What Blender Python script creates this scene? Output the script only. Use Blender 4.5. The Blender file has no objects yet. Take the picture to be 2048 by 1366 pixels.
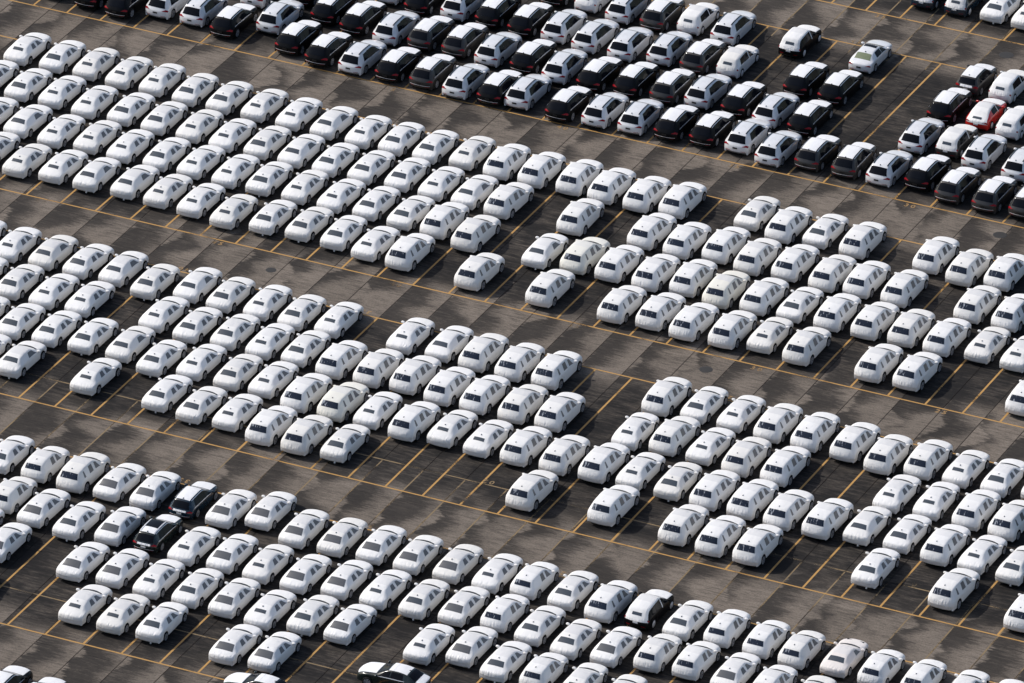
import bpy, math, random
from mathutils import Vector, Matrix
random.seed(7)
R = math.radians
scene = bpy.context.scene
C = scene.collection

# ---------------------------------------------------------------- camera
cam_d = bpy.data.cameras.new('camera'); cam = bpy.data.objects.new('camera', cam_d); C.objects.link(cam)
cam_d.sensor_width = 36.0
cam_d.lens = 36.0 * 18259.0 / 2048.0
cam_d.clip_start = 10.0; cam_d.clip_end = 4000.0
cam.matrix_world = Matrix([[0.906235, -0.212877, 0.36527, 228.119016], [0.42223, 0.411877, -0.807514, -504.309733], [0.021455, 0.886025, 0.463141, 289.24145], [0.0, 0.0, 0.0, 1.0]])
scene.camera = cam

# ---------------------------------------------------------------- daylight
SUN_EL, SUN_DIR = R(42.0), (1.0, 0.03)          # shadows run along +X
world = bpy.data.worlds.new('World'); scene.world = world; world.use_nodes = True
wn = world.node_tree; wn.nodes.clear()
sky = wn.nodes.new('ShaderNodeTexSky'); sky.sky_type = 'NISHITA'; sky.sun_disc = False
sky.sun_elevation = SUN_EL
sun_az = math.atan2(-SUN_DIR[0], -SUN_DIR[1])     # clockwise from +Y, towards the sun
sky.sun_rotation = sun_az
sky.air_density = 1.0; sky.dust_density = 2.5; sky.ozone_density = 1.0
bg = wn.nodes.new('ShaderNodeBackground'); bg.inputs['Strength'].default_value = 0.13
wo = wn.nodes.new('ShaderNodeOutputWorld')
wn.links.new(sky.outputs[0], bg.inputs[0]); wn.links.new(bg.outputs[0], wo.inputs[0])
sun_d = bpy.data.lights.new('sun', 'SUN'); sun = bpy.data.objects.new('sun', sun_d); C.objects.link(sun)
sun_d.energy = 3.25; sun_d.angle = R(0.53); sun_d.color = (1.0, 0.965, 0.91)
L = Vector((SUN_DIR[0], SUN_DIR[1], 0)).normalized() * math.cos(SUN_EL) - Vector((0, 0, math.sin(SUN_EL)))
sun.rotation_euler = L.to_track_quat('-Z', 'Y').to_euler()
sun.location = (-60, 0, 80)
vs = scene.view_settings
vs.view_transform = 'Standard'; vs.look = 'None'; vs.gamma = 1.0; vs.use_curve_mapping = False
vs.exposure = -0.04
scene.cycles.max_bounces = 5; scene.cycles.diffuse_bounces = 3; scene.cycles.glossy_bounces = 2
scene.cycles.caustics_reflective = False; scene.cycles.caustics_refractive = False

# ---------------------------------------------------------------- materials
def new_mat(name):
    m = bpy.data.materials.new(name); m.use_nodes = True
    nt = m.node_tree
    return m, nt, nt.nodes['Principled BSDF']
def N(nt, kind, **kw):
    n = nt.nodes.new(kind)
    for k, v in kw.items(): setattr(n, k, v)
    return n
def math_n(nt, op, a, b=None, c=None, clamp=False):
    n = nt.nodes.new('ShaderNodeMath'); n.operation = op; n.use_clamp = clamp
    for i, v in enumerate((a, b, c)):
        if v is None: continue
        if isinstance(v, (int, float)): n.inputs[i].default_value = v
        else: nt.links.new(v, n.inputs[i])
    return n.outputs[0]
def sstep(nt, v, a, b, lo=0.0, hi=1.0):
    n = nt.nodes.new('ShaderNodeMapRange'); n.interpolation_type = 'SMOOTHSTEP'
    nt.links.new(v, n.inputs[0])
    n.inputs[1].default_value = a; n.inputs[2].default_value = b; n.inputs[3].default_value = lo; n.inputs[4].default_value = hi
    return n.outputs[0]
def noise(nt, vec, scale, detail=3.0, rough=0.5, out='Fac'):
    n = nt.nodes.new('ShaderNodeTexNoise'); n.inputs['Scale'].default_value = scale
    n.inputs['Detail'].default_value = detail; n.inputs['Roughness'].default_value = rough
    nt.links.new(vec, n.inputs['Vector']); return n.outputs[out]
def vmul(nt, vec, s, off=None):
    n = nt.nodes.new('ShaderNodeMapping'); nt.links.new(vec, n.inputs['Vector'])
    n.inputs['Scale'].default_value = s
    if off is not None: nt.links.new(off, n.inputs['Location'])
    return n.outputs[0]
def mixc(nt, fac, a, b):
    n = nt.nodes.new('ShaderNodeMix'); n.data_type = 'RGBA'
    if isinstance(fac, (int, float)): n.inputs[0].default_value = fac
    else: nt.links.new(fac, n.inputs[0])
    for s, v in ((6, a), (7, b)):
        if isinstance(v, tuple): n.inputs[s].default_value = (*v, 1.0)
        else: nt.links.new(v, n.inputs[s])
    return n.outputs[2]

def cover_material(name, c1, c2):
    """woven white transport cover: soft folds, tighter and steeper near the tail, each car its own"""
    m, nt, b = new_mat(name)
    tc = N(nt, 'ShaderNodeTexCoord'); oi = N(nt, 'ShaderNodeObjectInfo')
    rnd = math_n(nt, 'MULTIPLY', oi.outputs['Random'], 57.0)
    cx = N(nt, 'ShaderNodeCombineXYZ')
    for i in range(3): nt.links.new(rnd, cx.inputs[i])
    ob = tc.outputs['Object']
    sep = N(nt, 'ShaderNodeSeparateXYZ'); nt.links.new(ob, sep.inputs[0])
    tail = sstep(nt, sep.outputs[1], -1.7, -2.35)
    low = math_n(nt, 'MULTIPLY', sstep(nt, sep.outputs[2], 1.15, 0.8), sstep(nt, sep.outputs[2], 0.48, 0.64))
    tl = math_n(nt, 'MULTIPLY', tail, low)
    folds = noise(nt, vmul(nt, ob, (9.5, 2.2, 2.0), cx.outputs[0]), 1.0, 2.5, 0.6)
    wide = noise(nt, vmul(nt, ob, (2.2, 1.3, 3.2), cx.outputs[0]), 1.0, 3.0, 0.5)
    crease = noise(nt, vmul(nt, ob, (3.0, 9.0, 5.0), cx.outputs[0]), 1.0, 2.0, 0.6)
    h = math_n(nt, 'ADD', math_n(nt, 'MULTIPLY', folds, math_n(nt, 'MULTIPLY_ADD', tl, 1.2, 0.08)),
               math_n(nt, 'MULTIPLY', wide, 0.55))
    h = math_n(nt, 'ADD', h, math_n(nt, 'MULTIPLY', crease, 0.14))
    seam = sstep(nt, math_n(nt, 'ABSOLUTE', math_n(nt, 'ADD', sep.outputs[1], 0.26)), 0.05, 0.0)
    h = math_n(nt, 'ADD', h, math_n(nt, 'MULTIPLY', seam, 0.22))
    h = math_n(nt, 'MULTIPLY', h, sstep(nt, sep.outputs[2], 0.28, 0.5, 0.25, 1.0))
    bp = N(nt, 'ShaderNodeBump'); bp.inputs['Strength'].default_value = 0.75; bp.inputs['Distance'].default_value = 0.10
    nt.links.new(h, bp.inputs['Height']); nt.links.new(bp.outputs[0], b.inputs['Normal'])
    dirt = sstep(nt, noise(nt, vmul(nt, ob, (1.2, 0.9, 1.6), cx.outputs[0]), 1.0, 5.0, 0.6), 0.5, 0.8, 0.0, 0.22)
    col = mixc(nt, math_n(nt, 'POWER', oi.outputs['Random'], 3.0), c1, c2)
    col = mixc(nt, dirt, col, (0.62, 0.60, 0.55))
    if name != 'white_film':
        ax = math_n(nt, 'ABSOLUTE', sep.outputs[0])
        k = math_n(nt, 'MULTIPLY', sstep(nt, ax, 0.60, 0.56), math_n(nt, 'MULTIPLY', sstep(nt, sep.outputs[1], -1.02, -0.96), sstep(nt, sep.outputs[2], 1.15, 1.2)))
        k = math_n(nt, 'MULTIPLY', k, math_n(nt, 'MULTIPLY_ADD', oi.outputs['Random'], 0.5, 0.35))
        col = mixc(nt, k, col, (0.66, 0.655, 0.66))
    nt.links.new(col, b.inputs['Base Color'])
    b.inputs['Roughness'].default_value = 0.62; b.inputs['Specular IOR Level'].default_value = 0.35
    return m
def paint_material(name, col, metallic=0.0, rough=0.28, coat=0.9, spec=0.5):
    m, nt, b = new_mat(name)
    oi = N(nt, 'ShaderNodeObjectInfo'); tc = N(nt, 'ShaderNodeTexCoord')
    d = noise(nt, tc.outputs['Object'], 2.5, 4.0, 0.6)
    k = tuple(min(1.0, c * 0.88 + 0.004) for c in col)
    nt.links.new(mixc(nt, sstep(nt, d, 0.35, 0.75), col, k), b.inputs['Base Color'])
    nt.links.new(sstep(nt, d, 0.3, 0.8, rough, rough + 0.12), b.inputs['Roughness'])
    b.inputs['Metallic'].default_value = metallic; b.inputs['Coat Weight'].default_value = coat
    b.inputs['Coat Roughness'].default_value = 0.06; b.inputs['Specular IOR Level'].default_value = spec
    return m
def plain(name, col, rough=0.5, metallic=0.0, spec=0.5):
    m, nt, b = new_mat(name)
    tc = N(nt, 'ShaderNodeTexCoord')
    d = noise(nt, tc.outputs['Object'], 6.0, 3.0, 0.6)
    nt.links.new(mixc(nt, sstep(nt, d, 0.3, 0.8, 0.0, 0.25), col, tuple(c * 0.75 for c in col)), b.inputs['Base Color'])
    b.inputs['Roughness'].default_value = rough; b.inputs['Metallic'].default_value = metallic
    b.inputs['Specular IOR Level'].default_value = spec
    return m

M = {}
M['cover'] = cover_material('white_cover_cloth', (0.84, 0.831, 0.82), (0.785, 0.765, 0.73))
M['cover_cream'] = cover_material('cream_cover_cloth', (0.79, 0.735, 0.70), (0.78, 0.73, 0.69))
M['cover_yellowed'] = cover_material('yellowed_cover_cloth', (0.80, 0.78, 0.71), (0.80, 0.77, 0.69))
M['film'] = cover_material('white_film', (0.84, 0.84, 0.85), (0.82, 0.82, 0.83))
M['white'] = paint_material('white_paint', (0.80, 0.80, 0.81))
M['black'] = paint_material('black_paint', (0.004, 0.004, 0.005), rough=0.35, coat=0.06, spec=0.10)
M['grey'] = paint_material('grey_paint', (0.040, 0.038, 0.037), 0.2, 0.35, 0.4, 0.3)
M['navy'] = paint_material('navy_paint', (0.004, 0.018, 0.034), 0.0, 0.2, 0.6, 0.4)
M['red'] = paint_material('red_paint', (0.58, 0.014, 0.010))
M['maroon'] = paint_material('maroon_paint', (0.10, 0.006, 0.012))
M['charcoal'] = paint_material('charcoal_paint', (0.007, 0.014, 0.013), 0.0, 0.2, 0.6, 0.4)
M['glass'] = plain('dark_glass', (0.006, 0.007, 0.010), 0.08, 0.0, 0.14)
M['pane'] = plain('film_window_blue_grey', (0.055, 0.068, 0.085), 0.22)
M['pane_mid'] = plain('film_window_grey', (0.095, 0.10, 0.11), 0.25)
M['pane_side'] = plain('side_window_grey', (0.12, 0.122, 0.128), 0.3)
M['pane_dark'] = plain('film_window_dark_blue', (0.02, 0.027, 0.048), 0.18)
def streaked(name, dark, pale):
    m, nt, b = new_mat(name)
    tc = N(nt, 'ShaderNodeTexCoord'); oi = N(nt, 'ShaderNodeObjectInfo')
    cx = N(nt, 'ShaderNodeCombineXYZ'); nt.links.new(math_n(nt, 'MULTIPLY', oi.outputs['Random'], 91.0), cx.inputs[0])
    sp = N(nt, 'ShaderNodeSeparateXYZ'); nt.links.new(tc.outputs['Object'], sp.inputs[0])
    n = noise(nt, vmul(nt, tc.outputs['Object'], (9.0, 2.5, 2.5), cx.outputs[0]), 1.0, 2.0, 0.6)
    v = math_n(nt, 'ADD', n, math_n(nt, 'MULTIPLY', sp.outputs[0], -0.16))
    nt.links.new(mixc(nt, sstep(nt, v, 0.60, 0.70), dark, pale), b.inputs['Base Color'])
    b.inputs['Roughness'].default_value = 0.25; b.inputs['Specular IOR Level'].default_value = 0.3
    return m
M['pane_dark'] = streaked('torn_film_window', (0.018, 0.024, 0.040), (0.32, 0.34, 0.38))
M['pane_green'] = plain('pale_green_glass', (0.20, 0.23, 0.14), 0.12)
M['tyre'] = plain('tyre_rubber', (0.012, 0.012, 0.013), 0.85, 0.0, 0.2)
M['alloy'] = plain('wheel_alloy', (0.42, 0.42, 0.44), 0.4, 0.25)
M['disc'] = plain('white_wheel_cap', (0.55, 0.55, 0.57), 0.6)
M['under'] = plain('dark_underbody', (0.006, 0.006, 0.006), 0.9, 0.0, 0.1)
M['fin'] = plain('grey_fin', (0.22, 0.22, 0.22), 0.5)
M['black_trim'] = plain('black_trim', (0.008, 0.008, 0.009), 0.4)
M['chrome'] = plain('bright_trim', (0.75, 0.75, 0.77), 0.3, 0.25)
M['lamp'] = plain('red_lamp', (0.27, 0.004, 0.010), 0.25, 0.0, 0.3)
M['plate'] = plain('plate_white', (0.75, 0.75, 0.75), 0.5)
M['ochre'] = plain('ochre', (0.3, 0.2, 0.1), 0.6)

def slab_material():
    m, nt, b = new_mat('stained_concrete')
    g = N(nt, 'ShaderNodeNewGeometry'); pos = g.outputs['Position']
    sep = N(nt, 'ShaderNodeSeparateXYZ'); nt.links.new(pos, sep.inputs[0])
    oi = N(nt, 'ShaderNodeObjectInfo')
    X, Y = sep.outputs[0], sep.outputs[1]
    big = noise(nt, vmul(nt, pos, (0.16, 0.20, 1)), 1.0, 2.0)
    blot = noise(nt, vmul(nt, pos, (0.42, 0.50, 1)), 1.0, 5.0, 0.62)
    streak = noise(nt, vmul(nt, pos, (0.7, 5.0, 1)), 1.0, 5.0, 0.78)
    fine = noise(nt, pos, 9.0, 4.0, 0.7)
    # one strip between joints: a driven dark half with a clean edge on the joint and a brushed edge, then pale concrete
    q = math_n(nt, 'DIVIDE', math_n(nt, 'ADD', X, 3.52 + 3.05 * 40), 3.05)
    u = math_n(nt, 'FRACT', q); kk = math_n(nt, 'FLOOR', q)
    cv = N(nt, 'ShaderNodeCombineXYZ')
    nt.links.new(math_n(nt, 'MULTIPLY', kk, 5.37), cv.inputs[0]); nt.links.new(Y, cv.inputs[1])
    per = noise(nt, vmul(nt, cv.outputs[0], (1, 0.26, 1)), 1.0, 1.0, 0.5)       # varies along each strip
    per2 = noise(nt, vmul(nt, cv.outputs[0], (1.7, 0.10, 1)), 1.0, 1.0, 0.5)
    brush = noise(nt, vmul(nt, pos, (0.62, 3.8, 1)), 1.0, 6.0, 0.80)
    per3 = noise(nt, vmul(nt, cv.outputs[0], (3.1, 0.22, 1)), 1.0, 2.0, 0.5)
    w = math_n(nt, 'MULTIPLY_ADD', per, 2.4, -0.72)
    w = math_n(nt, 'ADD', w, math_n(nt, 'MULTIPLY_ADD', brush, 2.0, -1.0))
    w = math_n(nt, 'ADD', w, math_n(nt, 'MULTIPLY_ADD', streak, 1.2, -0.6))
    pale_u = sstep(nt, math_n(nt, 'SUBTRACT', u, w), -0.16, 0.24)
    lead = math_n(nt, 'ADD', math_n(nt, 'MAXIMUM', math_n(nt, 'MULTIPLY_ADD', per3, 2.2, -1.05), 0.0), math_n(nt, 'MULTIPLY_ADD', brush, 0.6, -0.3))
    pale_u = math_n(nt, 'MAXIMUM', pale_u, sstep(nt, math_n(nt, 'SUBTRACT', lead, u), -0.02, 0.10))
    # distance from the middle of an aisle (aisles repeat every 27.6 m)
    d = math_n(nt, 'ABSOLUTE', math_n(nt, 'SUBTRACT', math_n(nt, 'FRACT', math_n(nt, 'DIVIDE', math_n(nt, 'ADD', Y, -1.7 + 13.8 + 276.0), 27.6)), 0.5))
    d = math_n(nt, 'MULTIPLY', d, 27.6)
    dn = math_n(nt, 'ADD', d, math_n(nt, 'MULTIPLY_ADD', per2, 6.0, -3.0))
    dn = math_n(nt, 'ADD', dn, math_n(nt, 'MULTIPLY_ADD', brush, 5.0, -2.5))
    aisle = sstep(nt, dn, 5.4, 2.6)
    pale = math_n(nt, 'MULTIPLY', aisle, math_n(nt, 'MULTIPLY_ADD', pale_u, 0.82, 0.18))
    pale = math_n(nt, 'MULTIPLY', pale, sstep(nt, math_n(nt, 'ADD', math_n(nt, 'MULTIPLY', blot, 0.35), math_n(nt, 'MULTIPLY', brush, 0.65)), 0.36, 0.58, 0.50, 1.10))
    mott = math_n(nt, 'ADD', math_n(nt, 'MULTIPLY', blot, 0.4), math_n(nt, 'MULTIPLY', brush, 0.7))
    bay = sstep(nt, math_n(nt, 'ADD', mott, math_n(nt, 'MULTIPLY', big, 0.3)), 0.62, 0.92, 0.0, 0.5)
    pale = math_n(nt, 'MAXIMUM', pale, bay)
    st = sstep(nt, streak, 0.30, 0.72, 0.60, 1.34)
    pale = math_n(nt, 'MULTIPLY', pale, st, clamp=True)
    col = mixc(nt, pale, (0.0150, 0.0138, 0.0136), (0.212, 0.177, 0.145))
    col = mixc(nt, sstep(nt, fine, 0.38, 0.72, 0.0, 0.42), col, (0.018, 0.016, 0.015))
    jl = sstep(nt, math_n(nt, 'ABSOLUTE', math_n(nt, 'SUBTRACT', u, 0.5)), 0.478, 0.494, 0.0, 0.45)
    col = mixc(nt, jl, col, (0.014, 0.010, 0.008))
    tone = math_n(nt, 'MULTIPLY_ADD', oi.outputs['Random'], 0.22, 0.89)
    hs = N(nt, 'ShaderNodeHueSaturation'); nt.links.new(col, hs.inputs['Color']); nt.links.new(tone, hs.inputs['Value'])
    nt.links.new(hs.outputs[0], b.inputs['Base Color'])
    b.inputs['Roughness'].default_value = 0.9; b.inputs['Specular IOR Level'].default_value = 0.2
    bp = N(nt, 'ShaderNodeBump'); bp.inputs['Strength'].default_value = 0.3; bp.inputs['Distance'].default_value = 0.01
    nt.links.new(fine, bp.inputs['Height']); nt.links.new(bp.outputs[0], b.inputs['Normal'])
    return m
def line_material(name, col, lo, hi):
    m, nt, b = new_mat(name)
    g = N(nt, 'ShaderNodeNewGeometry'); pos = g.outputs['Position']
    w = math_n(nt, 'ADD', math_n(nt, 'MULTIPLY', noise(nt, vmul(nt, pos, (0.35, 0.35, 1)), 1.0, 2.0), 0.75),
               math_n(nt, 'MULTIPLY', noise(nt, vmul(nt, pos, (3.0, 9.0, 1)), 1.0, 4.0, 0.7), 0.35))
    keep = sstep(nt, w, lo, hi)
    b.inputs['Base Color'].default_value = (*col, 1)
    nt.links.new(mixc(nt, noise(nt, pos, 3.0, 4.0), col, tuple(c * 0.8 for c in col)), b.inputs['Base Color'])
    b.inputs['Roughness'].default_value = 0.75
    tr = N(nt, 'ShaderNodeBsdfTransparent'); mx = N(nt, 'ShaderNodeMixShader')
    nt.links.new(keep, mx.inputs[0]); nt.links.new(tr.outputs[0], mx.inputs[1]); nt.links.new(b.outputs[0], mx.inputs[2])
    nt.links.new(mx.outputs[0], nt.nodes['Material Output'].inputs[0])
    return m
M['slab'] = slab_material()
M['line'] = line_material('yellow_road_paint', (0.52, 0.29, 0.085), 0.34, 0.52)
M['line_num'] = line_material('worn_number_paint', (0.36, 0.22, 0.09), 0.40, 0.60)
M['line_old'] = line_material('faded_road_paint', (0.25, 0.175, 0.09), 0.42, 0.62)
M['seal'] = plain('joint_filler', (0.03, 0.022, 0.016), 0.9)
M['iron'] = plain('cast_iron', (0.03, 0.028, 0.026), 0.7)

# ---------------------------------------------------------------- mesh helpers
def mesh_from(name, verts, faces, mat, smooth=False):
    me = bpy.data.meshes.new(name); me.from_pydata([tuple(v) for v in verts], [], faces); me.update()
    me.materials.append(mat)
    if smooth: me.polygons.foreach_set('use_smooth', [True] * len(me.polygons))
    return me
def add(name, me, parent=None, loc=None):
    o = bpy.data.objects.new(name, me); C.objects.link(o)
    if parent is not None: o.parent = parent
    if loc is not None: o.location = loc
    return o
def box_data(x0, x1, y0, y1, z0, z1, V=None, F=None):
    V = [] if V is None else V; F = [] if F is None else F
    n = len(V)
    V += [(x0, y0, z0), (x1, y0, z0), (x1, y1, z0), (x0, y1, z0), (x0, y0, z1), (x1, y0, z1), (x1, y1, z1), (x0, y1, z1)]
    F += [tuple(n + i for i in f) for f in ((3, 2, 1, 0), (4, 5, 6, 7), (0, 1, 5, 4), (1, 2, 6, 5), (2, 3, 7, 6), (3, 0, 4, 7))]
    return V, F

# ---------------------------------------------------------------- the paved lot
V, F = [(-700, -700, -0.03), (700, -700, -0.03), (700, 700, -0.03), (-700, 700, -0.03)], [(0, 1, 2, 3)]
ground = add('ground', mesh_from('ground', V, F, M['seal'])); ground['kind'] = 'structure'
ground['label'] = 'stained concrete storage lot with yellow bay lines'
JX = [-3.52 + 3.05 * k for k in range(-20, 24)]
JY = [-82.0, -51.8, -24.0, 3.4, 31.1, 58.6, 88.0]
for i in range(len(JX) - 1):
    for j in range(len(JY) - 1):
        w, l = JX[i + 1] - JX[i] - 0.035, JY[j + 1] - JY[j] - 0.022
        V, F = box_data(-w / 2, w / 2, -l / 2, l / 2, -0.028, 0)
        add('concrete_slab', mesh_from('concrete_slab', V, F, M['slab']), ground,
            ((JX[i] + JX[i + 1]) / 2, (JY[j] + JY[j + 1]) / 2, random.uniform(-0.0015, 0.0015)))
def strip(name, x0, x1, y0, y1, mat, z=0.006):
    add(name, mesh_from(name, [(x0, y0, z), (x1, y0, z), (x1, y1, z), (x0, y1, z)], [(0, 1, 2, 3)], mat), ground)
BAY = 2.743
BLOCKS = [  # y of lower line, y of upper line, phase of the dividers, x range, numbers under / above
    (-50.66, -28.54, 1.445, -34, 62), (-22.74, -1.08, 1.29, -48, 56), (4.48, 26.48, 1.30, -58, 50), (32.13, 53.95, 1.12, -62, 44),
    (59.66, 81.0, 0.93, -40, 38), (-80.0, -56.56, 1.45, -26, 66)]
for (ya, yb, ph, xa, xb) in BLOCKS:
    if ya > -79: strip('aisle_line', xa, xb, ya - 0.065, ya + 0.065, M['line'], 0.006)
    if yb < 80: strip('aisle_line', xa, xb, yb - 0.065, yb + 0.065, M['line'], 0.006)
    k0, k1 = math.ceil((xa - ph) / BAY), math.floor((xb - ph) / BAY)
    for k in range(k0, k1 + 1):
        x = ph + k * BAY
        strip('bay_line', x - 0.07, x + 0.07, max(ya, -76) + 0.08, yb - 0.08, M['line'], 0.0055)
strip('faded_line', -40, 60, -19.42, -19.30, M['line_old'], 0.0045)
strip('faded_line', -32, 60, -46.3, -46.18, M['line_old'], 0.0045)
for x in JX:
    if -34 < x < 62: strip('faded_line', x - 0.05 , x + 0.05, -28.4, -19.5, M['line_old'], 0.0048)
    if -26 < x < 40: strip('faded_line', x - 0.05, x + 0.05, 52.5, 62.5, M['line_old'], 0.0048)
def number(txt, x, y, flip=False, mat='line_num', size=0.66):
    cu = bpy.data.curves.new('painted_number', 'FONT'); cu.body = txt; cu.size = size; cu.align_x = 'CENTER'; cu.align_y = 'CENTER'
    cu.space_character = 1.5; cu.offset = 0.012
    t = bpy.data.objects.new('tmp', cu); C.objects.link(t)
    me = bpy.data.meshes.new_from_object(t, depsgraph=bpy.context.evaluated_depsgraph_get())
    bpy.data.objects.remove(t); me.materials.clear(); me.materials.append(M[mat])
    o = add('painted_number', me, ground, (x, y, 0.008))
    if flip: o.rotation_euler.z = math.pi
for t, x in (('45', -24.45), ('40', -10.75), ('35', 2.69), ('30', 16.23)): number(t, x, 31.62)
for t, x in (('50', -38.4), ('45', -24.53), ('40', -10.74), ('35', 2.81), ('30', 16.49), ('25', 30.11)): number(t, x, 4.0)
for t, x in (('40', -24.8), ('35', -10.81), ('30', 2.75), ('25', 16.34), ('20', 30.12)): number(t, x, -0.62, True)
for t, x in (('35', -10.95), ('30', 2.61), ('25', 16.5)): number(t, x, -28.05, True)
for t, x in (('35', 2.44), ('40', -11.17)): number(t, x, 54.4, True)
number('35', 2.31, 59.2)
for t, x in (('02', 37.56), ('02', 7.12)): number(t, x, -18.95, True, 'line_old')
for (x, y, r) in [(-19.39, 2.02, 0.33), (23.63, 30.35, 0.45), (13.48, 2.34, 0.42), (13.03, 57.49, 0.5)]:
    n = 20; V = [(0, 0, 0.012)] + [(r * math.cos(6.28318 * i / n), r * math.sin(6.28318 * i / n), 0.010) for i in range(n)] + [((r + .05) * math.cos(6.28318 * i / n), (r + .05) * math.sin(6.28318 * i / n), 0.001) for i in range(n)]
    F = [(0, 1 + i, 1 + (i + 1) % n) for i in range(n)] + [(1 + i, 1 + n + i, 1 + n + (i + 1) % n, 1 + (i + 1) % n) for i in range(n)]
    add('manhole_cover', mesh_from('manhole_cover', V, F, M['iron']), ground, (x, y, 0.003))

# ---------------------------------------------------------------- car bodies
# a body is a loft: 21 keys from under the rear bumper over the roof to under the nose
# key = y, top z, shoulder z, half width at shoulder, half width at roof edge
SEDAN = [(-2.36,.27,.26,.74,.66),(-2.44,.38,.36,.82,.74),(-2.46,.58,.54,.87,.78),(-2.45,.75,.68,.885,.77),(-2.40,.89,.80,.89,.745),
 (-2.22,.97,.90,.895,.70),(-1.88,1.065,.95,.905,.665),(-1.42,1.31,.97,.91,.60),(-1.05,1.405,.97,.915,.57),(-.62,1.445,.965,.92,.565),
 (-.18,1.435,.96,.92,.565),(.06,1.395,.955,.915,.57),(.42,1.24,.95,.915,.62),(.80,1.085,.94,.91,.72),(.94,1.055,.93,.905,.74),
 (1.42,.995,.90,.895,.74),(1.95,.91,.82,.87,.72),(2.22,.78,.70,.82,.68),(2.35,.60,.54,.77,.66),(2.38,.42,.38,.75,.64),(2.33,.28,.26,.72,.60)]
LARGE = [(-2.46,.32,.31,.80,.72),(-2.54,.45,.43,.88,.80),(-2.56,.68,.63,.92,.84),(-2.51,.93,.88,.945,.82),(-2.43,1.14,1.02,.955,.77),
 (-2.33,1.28,1.06,.96,.72),(-2.10,1.60,1.09,.965,.66),(-1.95,1.70,1.095,.97,.655),(-1.4,1.755,1.095,.98,.66),(-.75,1.775,1.09,.985,.665),
 (-.28,1.755,1.08,.985,.665),(0,1.69,1.075,.985,.675),(.42,1.455,1.05,.98,.73),(.86,1.215,1.04,.975,.79),(1.0,1.175,1.02,.97,.81),
 (1.5,1.125,.98,.955,.80),(2.05,1.03,.90,.93,.78),(2.30,.88,.80,.88,.74),(2.42,.66,.60,.83,.72),(2.44,.48,.44,.80,.70),(2.38,.32,.31,.76,.66)]
ESTATE = [(-2.44,.30,.29,.80,.72),(-2.53,.42,.40,.88,.82),(-2.56,.62,.58,.925,.85),(-2.54,.84,.80,.95,.84),(-2.46,1.00,.93,.955,.79),
 (-2.33,1.21,1.0,.96,.71),(-2.04,1.57,1.03,.96,.625),(-1.86,1.655,1.04,.965,.61),(-1.35,1.725,1.05,.975,.62),(-.75,1.745,1.05,.98,.625),
 (-.28,1.73,1.05,.98,.625),(0,1.665,1.05,.98,.63),(.43,1.43,1.04,.975,.70),(.88,1.19,1.03,.97,.79),(1.02,1.15,1.0,.965,.80),
 (1.5,1.10,.97,.955,.79),(2.05,1.0,.88,.93,.76),(2.30,.86,.78,.88,.72),(2.43,.64,.58,.82,.70),(2.46,.46,.42,.80,.69),(2.40,.30,.29,.76,.65)]
def scaled(K, sy, sz, sw): return [(y * sy, a * sz, b * sz, w * sw, r * sw) for (y, a, b, w, r) in K]
SMALL = scaled(LARGE, .925, .93, .935)
COMPACT = scaled(LARGE, .885, .925, .94)
WAGON = scaled(ESTATE, .925, .865, .925)
COUPE = [(y, z * (1.0 if i not in (6, 7, 8) else (1.03, 1.02, 1.0)[i - 6]), b, w, r) for i, (y, z, b, w, r) in enumerate(SEDAN)]
ROUND = [(y * .9, z * 1.0 + {6: .08, 7: .09, 8: .07, 9: .05, 10: .04, 5: .03}.get(i, 0), b, w * .985, r * .97) for i, (y, z, b, w, r) in enumerate(SEDAN)]
SPORT = [(y * .97, z * .95, b * .97, w, r * .97) for (y, z, b, w, r) in SEDAN]

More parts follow.
